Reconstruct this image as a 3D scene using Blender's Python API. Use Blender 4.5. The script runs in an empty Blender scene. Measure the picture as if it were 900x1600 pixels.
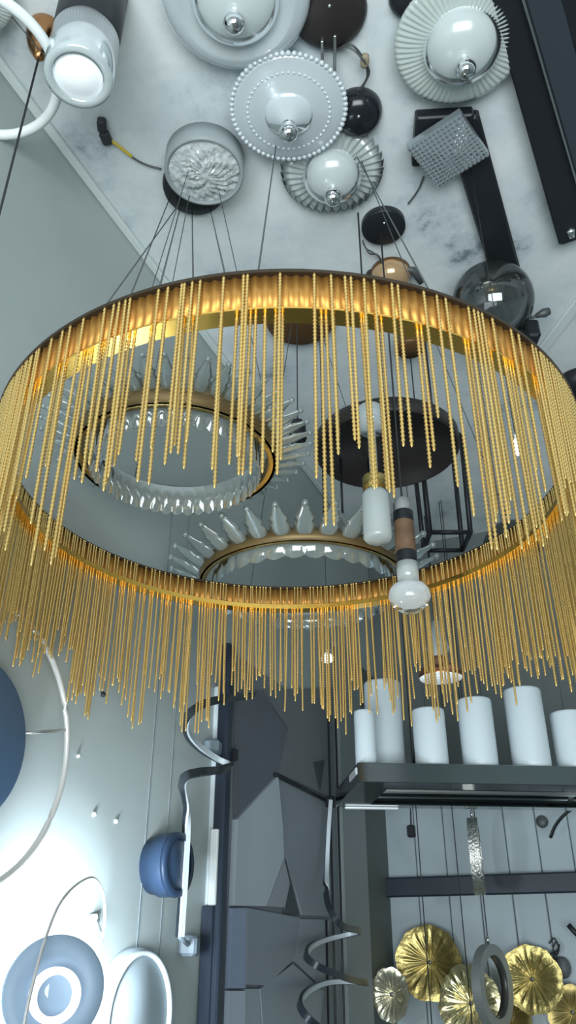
import bpy, math, random
from mathutils import Vector, Matrix
R = math.radians
PI = math.pi
sc = bpy.context.scene
C = sc.collection
random.seed(7)

# ---------------------------------------------------------------- camera
YAW, PITCH, F = 22.8, 29.0, 1250.0
CAM = Vector((0, 0, 1.5))
cd = bpy.data.cameras.new('camera')
cd.sensor_fit = 'VERTICAL'
cd.sensor_height = 32.0
cd.lens = F / 1600 * 32.0
cd.clip_start = 0.02
co = bpy.data.objects.new('camera', cd)
C.objects.link(co)
co.location = CAM
co.rotation_euler = (R(90 + PITCH), 0, R(YAW))
sc.camera = co

# ---------------------------------------------------------------- world, big lights, exposure
w = bpy.data.worlds.new('world')
sc.world = w
w.use_nodes = True
bg = w.node_tree.nodes['Background']
bg.inputs[0].default_value = (0.72, 0.83, 0.88, 1)
bg.inputs[1].default_value = 0.5


def area(name, loc, target, size, size_y, power, col):
    l = bpy.data.lights.new(name, 'AREA')
    l.shape = 'RECTANGLE'
    l.size = size
    l.size_y = size_y
    l.energy = power
    l.color = col
    o = bpy.data.objects.new(name, l)
    C.objects.link(o)
    o.location = loc
    d = Vector(target) - Vector(loc)
    o.rotation_euler = d.to_track_quat('-Z', 'Y').to_euler()
    return o


# area light added low behind the camera, aimed up to brighten the ceiling
fill = area('ceiling_fill_light', (0.7, -1.75, 0.9), (0.0, 1.0, 3.2), 2.8, 1.6, 75, (0.90, 0.98, 1.0))
fill.data.spread = R(120)
sc.view_settings.view_transform = 'Standard'
sc.view_settings.look = 'None'
sc.view_settings.exposure = 0.0
sc.view_settings.gamma = 1.0
sc.view_settings.use_curve_mapping = False
sc.cycles.use_denoising = True
sc.cycles.max_bounces = 10
sc.cycles.transparent_max_bounces = 24
sc.cycles.sample_clamp_indirect = 6

# ---------------------------------------------------------------- from a sight line to a place in the room
WX, BY, CZ = -0.992, 3.35, 3.2            # left wall, back wall, ceiling
cy_, sy_ = math.cos(R(YAW)), math.sin(R(YAW))
RIGHT = Vector((cy_, sy_, 0))
HEAD = Vector((-sy_, cy_, 0))
FW = HEAD * math.cos(R(PITCH)) + Vector((0, 0, math.sin(R(PITCH))))
UP = -HEAD * math.sin(R(PITCH)) + Vector((0, 0, math.cos(R(PITCH))))


def sight(px, py):
    return FW + RIGHT * ((px - 450) / F) + UP * ((800 - py) / F)


def at(px, py, t):
    return CAM + sight(px, py) * t


def onz(px, py, z):
    d = sight(px, py)
    return CAM + d * ((z - CAM.z) / d.z)


def onx(px, py, off=0.0):                  # off = distance out from the left wall
    d = sight(px, py)
    return CAM + d * ((WX + off) / d.x)


def ony(px, py, off=0.0):                  # off = distance out from the back wall
    d = sight(px, py)
    return CAM + d * ((BY - off) / d.y)


def depth(p):
    return (p - CAM).dot(FW)


# ---------------------------------------------------------------- materials
MATS = {}


def mat(name, col, rough=0.5, metal=0.0, trans=0.0, ior=1.45, emit=None, es=0.0, bump=None, coat=0.0, noise=None):
    if name in MATS:
        return MATS[name]
    m = bpy.data.materials.new(name)
    m.use_nodes = True
    nt = m.node_tree
    b = nt.nodes['Principled BSDF']
    b.inputs['Base Color'].default_value = (*col, 1)
    b.inputs['Roughness'].default_value = rough
    b.inputs['Metallic'].default_value = metal
    b.inputs['Transmission Weight'].default_value = trans
    b.inputs['IOR'].default_value = ior
    b.inputs['Coat Weight'].default_value = coat
    if emit:
        b.inputs['Emission Color'].default_value = (*emit, 1)
        b.inputs['Emission Strength'].default_value = es
    tc = nt.nodes.new('ShaderNodeTexCoord')
    if noise:                              # (scale, other colour, low, high)
        n = nt.nodes.new('ShaderNodeTexNoise')
        n.inputs['Scale'].default_value = noise[0]
        n.inputs['Detail'].default_value = 6
        nt.links.new(tc.outputs['Object'], n.inputs['Vector'])
        r = nt.nodes.new('ShaderNodeValToRGB')
        r.color_ramp.elements[0].position = noise[2]
        r.color_ramp.elements[0].color = (*noise[1], 1)
        r.color_ramp.elements[1].position = noise[3]
        r.color_ramp.elements[1].color = (*col, 1)
        nt.links.new(n.outputs['Fac'], r.inputs['Fac'])
        nt.links.new(r.outputs['Color'], b.inputs['Base Color'])
    if bump:                               # (scale, strength, distance)
        n = nt.nodes.new('ShaderNodeTexNoise')
        n.inputs['Scale'].default_value = bump[0]
        n.inputs['Detail'].default_value = 4
        nt.links.new(tc.outputs['Object'], n.inputs['Vector'])
        bp = nt.nodes.new('ShaderNodeBump')
        bp.inputs['Strength'].default_value = bump[1]
        bp.inputs['Distance'].default_value = bump[2]
        nt.links.new(n.outputs['Fac'], bp.inputs['Height'])
        nt.links.new(bp.outputs['Normal'], b.inputs['Normal'])
    MATS[name] = m
    return m


def thin_glass(name, col, clear=0.5, rough=0.1, gloss=0.18, bump=None):
    """pressed or frosted lamp glass: part clear, part milky, with a gloss on top"""
    m = bpy.data.materials.new(name)
    m.use_nodes = True
    nt = m.node_tree
    nt.nodes.clear()
    out = nt.nodes.new('ShaderNodeOutputMaterial')
    tr = nt.nodes.new('ShaderNodeBsdfTransparent')
    tr.inputs[0].default_value = (0.6, 0.62, 0.62, 1) if name == 'smoked_glass' else (0.95, 0.97, 0.97, 1)
    df = nt.nodes.new('ShaderNodeBsdfDiffuse')
    df.inputs[0].default_value = (*col, 1)
    tl = nt.nodes.new('ShaderNodeBsdfTranslucent')
    tl.inputs[0].default_value = (*col, 1)
    gl = nt.nodes.new('ShaderNodeBsdfGlossy')
    gl.inputs[0].default_value = (0.95, 0.98, 1, 1)
    gl.inputs['Roughness'].default_value = rough
    m1 = nt.nodes.new('ShaderNodeMixShader')
    m1.inputs[0].default_value = 0.4
    nt.links.new(df.outputs[0], m1.inputs[1])
    nt.links.new(tl.outputs[0], m1.inputs[2])
    m2 = nt.nodes.new('ShaderNodeMixShader')
    m2.inputs[0].default_value = clear
    nt.links.new(m1.outputs[0], m2.inputs[1])
    nt.links.new(tr.outputs[0], m2.inputs[2])
    fr = nt.nodes.new('ShaderNodeFresnel')
    fr.inputs['IOR'].default_value = 1.22
    ad = nt.nodes.new('ShaderNodeMath')
    ad.operation = 'ADD'
    ad.inputs[1].default_value = gloss - 0.02
    ad.use_clamp = True
    nt.links.new(fr.outputs[0], ad.inputs[0])
    m3 = nt.nodes.new('ShaderNodeMixShader')
    nt.links.new(ad.outputs[0], m3.inputs[0])
    nt.links.new(m2.outputs[0], m3.inputs[1])
    nt.links.new(gl.outputs[0], m3.inputs[2])
    if bump:
        tc = nt.nodes.new('ShaderNodeTexCoord')
        v = nt.nodes.new('ShaderNodeTexVoronoi')
        v.inputs['Scale'].default_value = bump[0]
        nt.links.new(tc.outputs['Object'], v.inputs['Vector'])
        bp = nt.nodes.new('ShaderNodeBump')
        bp.inputs['Strength'].default_value = bump[1]
        bp.inputs['Distance'].default_value = bump[2]
        nt.links.new(v.outputs['Distance'], bp.inputs['Height'])
        for nd in (df, gl, tl):
            nt.links.new(bp.outputs['Normal'], nd.inputs['Normal'])
    nt.links.new(m3.outputs[0], out.inputs['Surface'])
    MATS[name] = m
    return m


GOLD = mat('gold_metal', (0.56, 0.285, 0.07), 0.5, 0.75)
CHAIN = mat('gold_chain', (0.80, 0.56, 0.20), 0.36, 0.75)
LIP = mat('polished_gold', (0.95, 0.56, 0.12), 0.2, 1.0)
DKRIM = mat('dark_bronze', (0.06, 0.045, 0.03), 0.45, 0.6)
WIRE = mat('steel_wire', (0.10, 0.11, 0.11), 0.5, 0.4)
CORD = mat('black_cord', (0.03, 0.032, 0.035), 0.6)
BLACK = mat('black_paint', (0.012, 0.014, 0.018), 0.42)
BLACKG = mat('black_gloss', (0.012, 0.014, 0.018), 0.18)
CHROME = mat('chrome', (0.82, 0.84, 0.85), 0.07, 1.0)
BRUSHED = mat('brushed_steel', (0.55, 0.56, 0.56), 0.35, 1.0)
WHITE = mat('white_plastic', (0.78, 0.82, 0.82), 0.4)
LEDW = mat('white_diffuser', (0.85, 0.9, 0.92), 0.4, emit=(0.85, 0.94, 1.0), es=0.32)
COPPER = mat('copper', (0.50, 0.25, 0.11), 0.22, 1.0)
BROWN = mat('brown_metal', (0.17, 0.09, 0.035), 0.4, 0.5)
WOOD = mat('walnut_wood', (0.22, 0.13, 0.075), 0.5, noise=(30, (0.12, 0.07, 0.04), 0.35, 0.65))
BRASS = mat('brass', (0.55, 0.40, 0.15), 0.3, 1.0)
DRUMK = mat('dark_brown_paint', (0.025, 0.02, 0.019), 0.4)
BLUE = mat('blue_grey_paint', (0.07, 0.135, 0.235), 0.45)
PALEB = mat('pale_blue_paint', (0.28, 0.38, 0.50), 0.5)
GREYD = mat('pale_grey_paint', (0.42, 0.50, 0.55), 0.5)
SPOTG = thin_glass('smooth_glass', (0.80, 0.87, 0.89), 0.16, 0.06, 0.13)
PEARL = thin_glass('pressed_glass', (0.88, 0.95, 0.98), 0.10, 0.15, 0.14)
RIBG = thin_glass('ribbed_glass', (0.76, 0.83, 0.80), 0.08, 0.12, 0.1)
PLEATG = thin_glass('pleated_glass', (0.70, 0.76, 0.75), 0.22, 0.1, 0.1)
FROST = thin_glass('frosted_glass', (0.74, 0.80, 0.80), 0.04, 0.2, 0.08)
ACRYL = thin_glass('frosted_acrylic', (0.78, 0.84, 0.85), 0.15, 0.15, 0.12)
CRYST = thin_glass('bubbled_crystal', (0.88, 0.93, 0.93), 0.05, 0.1, 0.16, bump=(75, 0.6, 0.006))
BLADE = thin_glass('clear_blade_glass', (0.46, 0.53, 0.51), 0.5, 0.06, 0.16)
SQGL = thin_glass('cut_square_glass', (0.42, 0.48, 0.51), 0.35, 0.05, 0.2)
SMOKE = thin_glass('smoked_glass', (0.10, 0.11, 0.11), 0.72, 0.03, 0.10)
CLEAR = mat('clear_glass', (0.93, 0.96, 0.96), 0.02, 0.0, 1.0, 1.4)
TUBEG = mat('opal_glass', (0.66, 0.74, 0.785), 0.35)
MIRR = mat('dark_mirror_steel', (0.26, 0.29, 0.30), 0.10, 1.0)
LEAF = mat('hammered_gold', (0.54, 0.43, 0.16), 0.34, 0.9, bump=(28, 0.5, 0.01))
HAMMER = mat('hammered_chrome', (0.62, 0.62, 0.58), 0.22, 1.0, bump=(120, 0.9, 0.006))
YELLOW = mat('yellow_sleeve', (0.55, 0.42, 0.04), 0.5)


# ---------------------------------------------------------------- mesh helpers
class MB:
    def __init__(s):
        s.v, s.f, s.m, s.sm = [], [], [], []
        s.M = Matrix.Identity(4)

    def add(s, vs, fs, smooth=True, mi=0):
        o = len(s.v)
        s.v += [tuple(s.M @ Vector(p)) for p in vs]
        for f in fs:
            s.f.append([i + o for i in f])
            s.m.append(mi)
            s.sm.append(smooth)

    def lathe(s, prof, seg=48, c=(0, 0, 0), mod=None, smooth=True, closed=False):
        vs, fs = [], []
        n = len(prof)
        for k in range(seg):
            a = 2 * PI * k / seg
            for i, (r, z) in enumerate(prof):
                if mod:
                    r, z = mod(a, i, r, z)
                vs.append((c[0] + r * math.cos(a), c[1] + r * math.sin(a), c[2] + z))
        for k in range(seg):
            k2 = (k + 1) % seg
            for i in range(n if closed else n - 1):
                j = (i + 1) % n
                fs.append([k * n + i, k2 * n + i, k2 * n + j, k * n + j])
        s.add(vs, fs, smooth)

    def tube(s, pts, r, seg=8, cap=True, closed=False, flat=None):
        pts = [Vector(p) for p in pts]
        n = len(pts)
        vs, fs = [], []
        for i, p in enumerate(pts):
            if closed:
                d = pts[(i + 1) % n] - pts[i - 1]
            else:
                d = pts[min(i + 1, n - 1)] - pts[max(i - 1, 0)]
            d.normalize()
            ref = Vector((0, 0, 1)) if abs(d.z) < 0.9 else Vector((1, 0, 0))
            a = d.cross(ref).normalized()
            b = a.cross(d).normalized()
            rr = r[i] if isinstance(r, (list, tuple)) else r
            for k in range(seg):
                t = 2 * PI * k / seg
                vs.append(p + a * (rr * math.cos(t)) + b * (rr * math.sin(t) * (flat or 1)))
        for i in range(n if closed else n - 1):
            j = (i + 1) % n
            for k in range(seg):
                k2 = (k + 1) % seg
                fs.append([i * seg + k, j * seg + k, j * seg + k2, i * seg + k2])
        if cap and not closed:
            fs.append(list(range(seg)))
            fs.append([(n - 1) * seg + k for k in reversed(range(seg))])
        s.add(vs, fs)

    def box(s, c, d, rz=0.0, bev=0.0):
        x, y, z = d[0] / 2, d[1] / 2, d[2] / 2
        b = min(bev, x * .9, y * .9, z * .9)
        vs, fs = [], []
        cr, sr = math.cos(rz), math.sin(rz)

        def T(p):
            return (c[0] + p[0] * cr - p[1] * sr, c[1] + p[0] * sr + p[1] * cr, c[2] + p[2])
        if b <= 0:
            vs = [T((i * x, j * y, k * z)) for i in (-1, 1) for j in (-1, 1) for k in (-1, 1)]
            fs = [[0, 1, 3, 2], [4, 6, 7, 5], [0, 4, 5, 1], [2, 3, 7, 6], [0, 2, 6, 4], [1, 5, 7, 3]]
        else:                              # octagonal outline with chamfered top and bottom
            def ring(q, zz):
                X, Y = x - q, y - q
                return [T(p) for p in ((-X + b, -Y, zz), (X - b, -Y, zz), (X, -Y + b, zz), (X, Y - b, zz),
                                       (X - b, Y, zz), (-X + b, Y, zz), (-X, Y - b, zz), (-X, -Y + b, zz))]
            rs = [ring(b * .9, -z), ring(0, -z + b), ring(0, z - b), ring(b * .9, z)]
            for r in rs:
                vs += r
            for i in range(3):
                for k in range(8):
                    k2 = (k + 1) % 8
                    fs.append([i * 8 + k, i * 8 + k2, i * 8 + 8 + k2, i * 8 + 8 + k])
            fs.append(list(reversed(range(8))))
            fs.append([24 + k for k in range(8)])
        s.add(vs, fs, False)

    def sphere(s, c, r, seg=20, rings=12, sz=1.0):
        prof = [(max(1e-5, r * math.sin(PI * i / rings)), -r * sz * math.cos(PI * i / rings)) for i in range(rings + 1)]
        s.lathe(prof, seg, c)

    def prism(s, pts, off):                # polygon pushed along a vector
        n = len(pts)
        a = [Vector(p) for p in pts]
        b = [p + Vector(off) for p in a]
        fs = [list(range(n)), [n + i for i in reversed(range(n))]]
        for i in range(n):
            j = (i + 1) % n
            fs.append([i, n + i, n + j, j])
        s.add(a + b, fs, False)

    def build(s, name, material, parent=None, loc=None):
        me = bpy.data.meshes.new(name)
        me.from_pydata(s.v, [], s.f)
        me.polygons.foreach_set('use_smooth', s.sm)
        me.materials.append(material)
        me.update()
        o = bpy.data.objects.new(name, me)
        C.objects.link(o)
        if parent:
            o.parent = parent
        if loc is not None:
            o.location = loc
        return o


def thing(name, label, cat, loc, group=None, rot=None):
    o = bpy.data.objects.new(name, None)
    o.empty_display_size = 0.05
    C.objects.link(o)
    o.location = loc
    if rot:
        o.rotation_euler = rot
    return tag(o, label, cat, group)


def tag(o, label, cat, group=None):
    o['label'] = label
    o['category'] = cat
    if group:
        o['group'] = group
    return o


def struct(o):
    o['kind'] = 'structure'
    return o


def L(root, p):                            # world point in a thing's own frame (things turned only when stated)
    return Vector(p) - Vector(root.location)


def smooth_path(pts, k=6):
    """Catmull-Rom through the points"""
    P = [Vector(p) for p in pts]
    P = [P[0] * 2 - P[1]] + P + [P[-1] * 2 - P[-2]]
    out = []
    for i in range(1, len(P) - 2):
        a, b, c, d = P[i - 1], P[i], P[i + 1], P[i + 2]
        for j in range(k):
            t = j / k
            out.append(0.5 * ((2 * b) + (c - a) * t + (2 * a - 5 * b + 4 * c - d) * t * t + (3 * b - a - 3 * c + d) * t ** 3))
    out.append(P[-2])
    return out


# ================================================================ the room
def concrete():
    m = bpy.data.materials.new('stained_white_ceiling')
    m.use_nodes = True
    nt = m.node_tree
    b = nt.nodes['Principled BSDF']
    b.inputs['Roughness'].default_value = 0.8
    tc = nt.nodes.new('ShaderNodeTexCoord')
    n1 = nt.nodes.new('ShaderNodeTexNoise')
    n1.inputs['Scale'].default_value = 3.4
    n1.inputs['Detail'].default_value = 9
    n1.inputs['Roughness'].default_value = 0.68
    nt.links.new(tc.outputs['Object'], n1.inputs['Vector'])
    r1 = nt.nodes.new('ShaderNodeValToRGB')
    e = r1.color_ramp.elements
    e[0].position, e[0].color = 0.31, (0.16, 0.205, 0.225, 1)
    e[1].position, e[1].color = 0.45, (0.60, 0.66, 0.68, 1)
    x = e.new(0.62)
    x.color = (0.72, 0.765, 0.77, 1)
    x = e.new(0.38)
    x.color = (0.48, 0.545, 0.58, 1)
    nt.links.new(n1.outputs['Fac'], r1.inputs['Fac'])
    nt.links.new(r1.outputs['Color'], b.inputs['Base Color'])
    return m


def plaster(name, col, col2, rough=0.6):
    return mat(name, col, rough, noise=(2.3, col2, 0.3, 0.62))


CEIL = concrete()
WALLP = plaster('grey_wall_paint', (0.44, 0.49, 0.485), (0.37, 0.425, 0.415), 0.45)
BACKP = plaster('dark_grey_wall_paint', (0.17, 0.195, 0.195), (0.13, 0.15, 0.15), 0.55)
FLOORM = mat('grey_floor_tiles', (0.36, 0.38, 0.38), 0.35, noise=(3, (0.3, 0.32, 0.32), 0.4, 0.6))
XR, YN = 2.7, -1.6


def slab(name, lo, hi, m):
    b = MB()
    c = [(a + d) / 2 for a, d in zip(lo, hi)]
    b.box(c, [d - a for a, d in zip(lo, hi)])
    return struct(b.build(name, m))


slab('floor', (WX - .1, YN, -.1), (XR + .1, BY + .1, 0), FLOORM)
slab('ceiling', (WX - .1, YN, CZ), (XR + .1, BY + .1, CZ + .1), CEIL)
slab('wall_left', (WX - .1, YN, 0), (WX, BY, CZ), WALLP)
slab('wall_back', (WX - .1, BY, 0), (XR + .1, BY + .1, CZ), BACKP)
slab('wall_right', (XR, YN, 0), (XR + .1, BY, CZ), WALLP)

# pale strip where the ceiling meets the left wall
b = MB()
b.box((WX + .011, (YN + BY) / 2, CZ - .008), (.022, BY - YN, .016), bev=.005)
struct(b.build('trim_1', mat('pale_cornice', (0.60, 0.66, 0.65), 0.6)))
# ridge across the ceiling at the right
p1, p2 = onz(905, 468, CZ), onz(838, 556, CZ)
d = (p2 - p1)
b = MB()
c = (p1 + p2) / 2 + d * -0.5
b.box((c.x, c.y, CZ - .006), (d.length * 2.2, .035, .012), math.atan2(d.y, d.x), .004)
struct(b.build('trim_2', mat('pale_ridge', (0.68, 0.74, 0.75), 0.6)))

# white boarding low on the back wall
bx0 = ony(603, 1290).x
ztop = ony(720, 1222).z
b = MB()
x = bx0
bw = 0.118
while x < XR - .02:
    b.box((x + bw / 2, BY - .006, ztop / 2), (bw - .003, .012, ztop), bev=.003)
    x += bw
struct(b.build('trim_3', plaster('white_boards', (0.42, 0.49, 0.52), (0.35, 0.42, 0.455), 0.35)))

# left wall: pale upright strip, sheet joints, dark corner strip
ya, yb = onx(318, 1425).y, onx(339, 1425).y
zt = onx(340, 1075).z
b = MB()
b.box((WX + .012, (ya + yb) / 2, zt / 2), (.024, yb - ya, zt), bev=.004)
struct(b.build('trim_4', mat('pale_strip', (0.62, 0.69, 0.72), 0.45)))
for i, (px, wd) in enumerate(((236, .003), (268, .0025))):
    y = onx(px, 1200).y
    b = MB()
    b.box((WX + .0006, y, 1.3), (.0012, wd, 2.6))
    struct(b.build('trim_%d' % (5 + i), mat('sheet_joint', (0.22, 0.25, 0.27), 0.8)))
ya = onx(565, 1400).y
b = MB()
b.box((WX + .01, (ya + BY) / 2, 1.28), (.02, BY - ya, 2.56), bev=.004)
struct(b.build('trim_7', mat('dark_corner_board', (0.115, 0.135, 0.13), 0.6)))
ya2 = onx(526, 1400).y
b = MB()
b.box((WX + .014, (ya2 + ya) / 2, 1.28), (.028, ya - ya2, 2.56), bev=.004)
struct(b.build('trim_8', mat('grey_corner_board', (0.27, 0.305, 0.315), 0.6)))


# ================================================================ the gold fringe chandelier
RC = RIGHT * 0.0 + HEAD * 1.183
RCX, RCY, RTOP, RR = RC.x, RC.y, 2.22, 0.478
ring = thing('fringe_chandelier', 'huge gold hoop chandelier with a long fringe of hanging gold chains', 'chandelier', (RCX, RCY, RTOP))
H = 0.052
b = MB()


def pleat(a, i, r, z):
    return r + .0016 * math.cos(a * 240), z


b.lathe([(RR - .007, -.001), (RR - .002, -.001), (RR - .002, -H), (RR - .007, -H)], 960, closed=True, mod=pleat)
band = b.build('band', GOLD, ring)
b = MB()
b.lathe([(RR - .011, .003), (RR + .005, .003), (RR + .005, -.002), (RR - .011, -.002)], 160, closed=True, smooth=False)
b.build('top_rim', DKRIM, band)
b = MB()
b.lathe([(RR - .026, -H - .001), (RR - .026, -H + .006), (RR - .0235, -H + .006), (RR - .0235, -H + .0015), (RR - .008, -H + .0015),
         (RR - .008, -H - .001), (RR - .0, -H - .001), (RR - .0, -H - .0035), (RR - .026, -H - .0035)], 160, closed=True, smooth=False)
b.build('bottom_lip', LIP, band)

# chains: a bead profile with a rounded tip
PITCHB = 0.0054


def chain_mb(mb, x, y, length, seg=5, ph=0.0, sway=(0, 0)):
    prof = []
    n = int(length / PITCHB)
    vs, fs = [], []
    rows = []
    for i in range(n):
        z = -i * PITCHB
        rows += [(0.0026, z), (0.0012, z - PITCHB * .5)]
    rows.append((0.0020, -n * PITCHB))
    rows.append((0.0004, -n * PITCHB - .003))
    for (r, z) in rows:
        for k in range(seg):
            a = 2 * PI * k / seg + ph
            q = (z / length) ** 2
            vs.append((x + r * math.cos(a) + sway[0] * q, y + r * math.sin(a) + sway[1] * q, z))
    for i in range(len(rows) - 1):
        for k in range(seg):
            k2 = (k + 1) % seg
            fs.append([i * seg + k, (i + 1) * seg + k, (i + 1) * seg + k2, i * seg + k2])
    mb.add(vs, fs)


NCH = 780
chains = []
lev = 0.28
for i in range(NCH):
    # clusters of near-equal length, then a jump
    if i % random.choice((5, 6, 8, 9)) == 0:
        lev = random.uniform(0.215, 0.325)
    ln = min(0.345, max(0.19, lev + random.uniform(-.035, .03)))
    a = 2 * PI * (i + random.uniform(-.7, .7)) / NCH
    r = (RR + .0025) if i % 2 == 0 else (RR - .0105)
    x, y = r * math.cos(a), r * math.sin(a)
    face = (Vector((x, y)).normalized()).dot(-Vector((RCX, RCY)).normalized())
    if (face > .72 and random.random() < .56) or (face < -.6 and random.random() < .22):
        continue                           # the hoop hangs thinner front and back than at its sides
    dcam = (Vector((RCX + x, RCY + y, RTOP)) - CAM).length
    chains.append((dcam, x, y, ln))
chains.sort()
meshes = {}
for i, (dc, x, y, ln) in enumerate(chains[:100]):
    key = round(ln / 0.012)
    if key not in meshes:
        mb = MB()
        chain_mb(mb, 0, 0, key * 0.012, seg=6)
        o = mb.build('chain', CHAIN, ring)
        meshes[key] = o
        first = True
    else:
        o = meshes[key].copy()
        C.objects.link(o)
        o.parent = ring
    o.location = (x, y, 0)
    o.rotation_euler = (random.uniform(-.012, .012), random.uniform(-.012, .012), random.uniform(0, 6))
mb = MB()
for (dc, x, y, ln) in chains[100:]:
    chain_mb(mb, x, y, ln, 5, random.uniform(0, 6), (random.uniform(-.004, .004), random.uniform(-.004, .004)))
o = mb.build('chain_fringe', CHAIN, ring)
o['kind'] = 'stuff'

# suspension wires to the canopy behind the crystal drum lamp
can = onz(304, 288, CZ)
b = MB()
b.M = Matrix.Translation(L(ring, can))
b.lathe([(0.0001, -.03), (.05, -.03), (.075, -.024), (.08, -.008), (.08, 0)], 48)
b.build('ceiling_canopy', BLACK, ring)


def rim_at(px, py):                        # the point of the hoop's top nearest a sight line
    p = onz(px, py, RTOP)
    v = Vector((p.x - RCX, p.y - RCY, 0)).normalized() * (RR - .003)
    return Vector((RCX + v.x, RCY + v.y, RTOP))


wires = [((258, 309), (195, 466)), ((274, 322), (147, 482)), ((273, 333), (243, 450)), ((300, 333), (300, 440)), ((337, 333), (352, 432)),
         ((432, 222), (402, 428)), ((556, 242), (680, 458)), ((745, 748), (788, 826))]
for (tp, bt) in wires:
    p = rim_at(*bt)
    q = onz(tp[0], tp[1], CZ - .012)
    if tp[0] < 345:
        v = q - can
        v.z = 0
        if v.length > .07:
            v = v.normalized() * .07
        q = can + v + Vector((0, 0, -.022))
    if tp[0] == 745:
        q = onz(560, 240, CZ - .012)
    b = MB()
    b.tube([L(ring, p), L(ring, q)], .0013, 6)
    b.build('suspension_wire', WIRE, ring)


# ================================================================ glass ceiling lamps
def glass_lamp(label, px, py, rpx, kind, gm, dome_m, group='glass dish lamps on the ceiling', hang=0.05, fin=1.0):
    p = onz(px, py, CZ - hang)
    rad = rpx * depth(p) / F
    root = thing('glass_ceiling_lamp', label, 'ceiling lamp', (p.x, p.y, CZ), group)
    b = MB()
    b.lathe([(.0001, 0), (rad * .5, 0), (rad * .5, -.012), (rad * .42, -hang + .008), (.0001, -hang + .008)], 40)
    b.build('base', WHITE, root)
    b = MB()
    h = hang
    if kind == 'smooth':
        pr = [(rad * .46, -h + .006), (rad * .62, -h), (rad * .76, -h - .012), (rad * .80, -h - .014), (rad * .95, -h - .002), (rad, -h + .006),
              (rad * .985, -h + .012), (rad * .9, -h + .006), (rad * .78, -h - .006), (rad * .6, -h + .008)]
        b.lathe(pr, 72)
    elif kind == 'ribbed':
        def md(a, i, r, z):
            if i in (1, 2, 3):
                return r, z + (0, .0004, .0012, .0014)[i] * math.cos(a * 64)
            if i in (4, 5):
                return r * (1 + .0015 * math.cos(a * 64)), z
            return r, z
        pr = [(rad * .5, -h), (rad * .66, -h), (rad * .80, -h + .002), (rad * .93, -h + .006), (rad, -h + .010), (rad, -h + .016), (rad * .9, -h + .016), (rad * .5, -h + .008)]
        b.lathe(pr, 768, mod=md)
    elif kind == 'pleated':
        def md(a, i, r, z):
            t = abs(((a * 36 / (2 * PI)) % 1) - .5) * 2
            if i in (2, 3, 4):
                return r * (1 + .05 * (t - .5) * (i == 3)), z + .016 * (t - .5) * (.5 + .5 * (i == 3))
            return r, z
        pr = [(rad * .5, -h), (rad * .6, -h), (rad * .8, -h + .004), (rad, -h + .010), (rad * .8, -h + .008), (rad * .5, -h + .006)]
        b.lathe(pr, 360, mod=md)
    else:                                  # pearl: stepped rings and a beaded rim
        pr = [(rad * .3, -h - .02)]
        for k in range(14):
            u = k / 13
            rr = rad * (.34 + .56 * u)
            pr.append((rr, -h - .02 * (1 - u) - (.0022 if k % 2 else 0)))
        pr += [(rad * .95, -h + .004), (rad * .95, -h + .010), (rad * .6, -h + .008)]
        b.lathe(pr, 72)
        for k in range(64):
            a = 2 * PI * k / 64
            b.sphere((rad * .965 * math.cos(a), rad * .965 * math.sin(a), -h + .003), rad * .047, 10, 6)
        for k in range(48):
            a = 2 * PI * k / 48
            b.sphere((rad * .70 * math.cos(a), rad * .70 * math.sin(a), -h - .008), rad * .025, 8, 5)
    b.build('glass_dish', gm, root)
    b = MB()
    if kind == 'pearl':
        dr, dz = rad * .42, .036
        prof = [(dr, -h - .015)] + [(dr * (1 - u / 12) + .001, -h - .018 - dz * (u / 12) - (.0012 if u % 2 else 0)) for u in range(1, 13)]
        b.lathe(prof, 48)
        top = -h - .018 - dz
    else:
        dr, dz = rad * .58, .056
        b.lathe([(dr * math.cos(t * PI / 24) + .0005, -h - .004 - dz * math.sin(t * PI / 24)) for t in range(13)], 56)
        top = -h - .004 - dz
    dome = b.build('glass_dome', dome_m, root)
    b = MB()
    b.lathe([(.0001, top - .044), (.009, top - .042), (.018, top - .034), (.0215, top - .022), (.018, top - .010), (.010, top - .004), (.014, top + .002), (.0001, top + .004)], 28)
    b.build('finial', CHROME, dome)
    return root


glass_lamp('smooth milky glass dish lamp at the picture top, right of the black cylinder spotlight', 368, -2, 117, 'smooth', SPOTG, FROST)
glass_lamp('glass dish lamp with a beaded pearl rim and fine concentric steps', 451, 172, 92, 'pearl', PEARL, PEARL, hang=.06)
glass_lamp('large pale glass dish lamp with radial ribs, above the cut glass square lamp', 721, 70, 104, 'ribbed', RIBG, FROST)
glass_lamp('pleated glass dish lamp with a zigzag rim, partly hidden behind the beaded lamp', 519, 272, 80, 'pleated', PLEATG, FROST, hang=.035)
glass_lamp('ribbed glass dish lamp of which only a sliver shows in the top left corner', -52, -12, 70, 'ribbed', RIBG, FROST)

# cylinder spotlight
zb = CZ - .29
p = onz(122, 122, zb)
rad = 54 * depth(p) / F
root = thing('cylinder_spotlight', 'surface-mounted black cylinder spotlight with a frosted acrylic end and round white light face', 'ceiling lamp', (p.x, p.y, CZ))
b = MB()
b.lathe([(.0001, 0), (rad * .98, 0), (rad, -.004), (rad, -.165), (rad * .97, -.17), (.0001, -.17)], 64)
b.build('body', BLACK, root)
b = MB()
b.lathe([(rad * .93, -.17), (rad * .995, -.172), (rad * .995, -.283), (rad * .96, -.29), (rad * .72, -.29), (rad * .70, -.28), (rad * .70, -.172)], 64)
b.build('acrylic_sleeve', ACRYL, root)
b = MB()
b.lathe([(.0001, -.285), (rad * .69, -.285), (rad * .69, -.276), (.0001, -.276)], 64)
b.build('light_face', LEDW, root)

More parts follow.
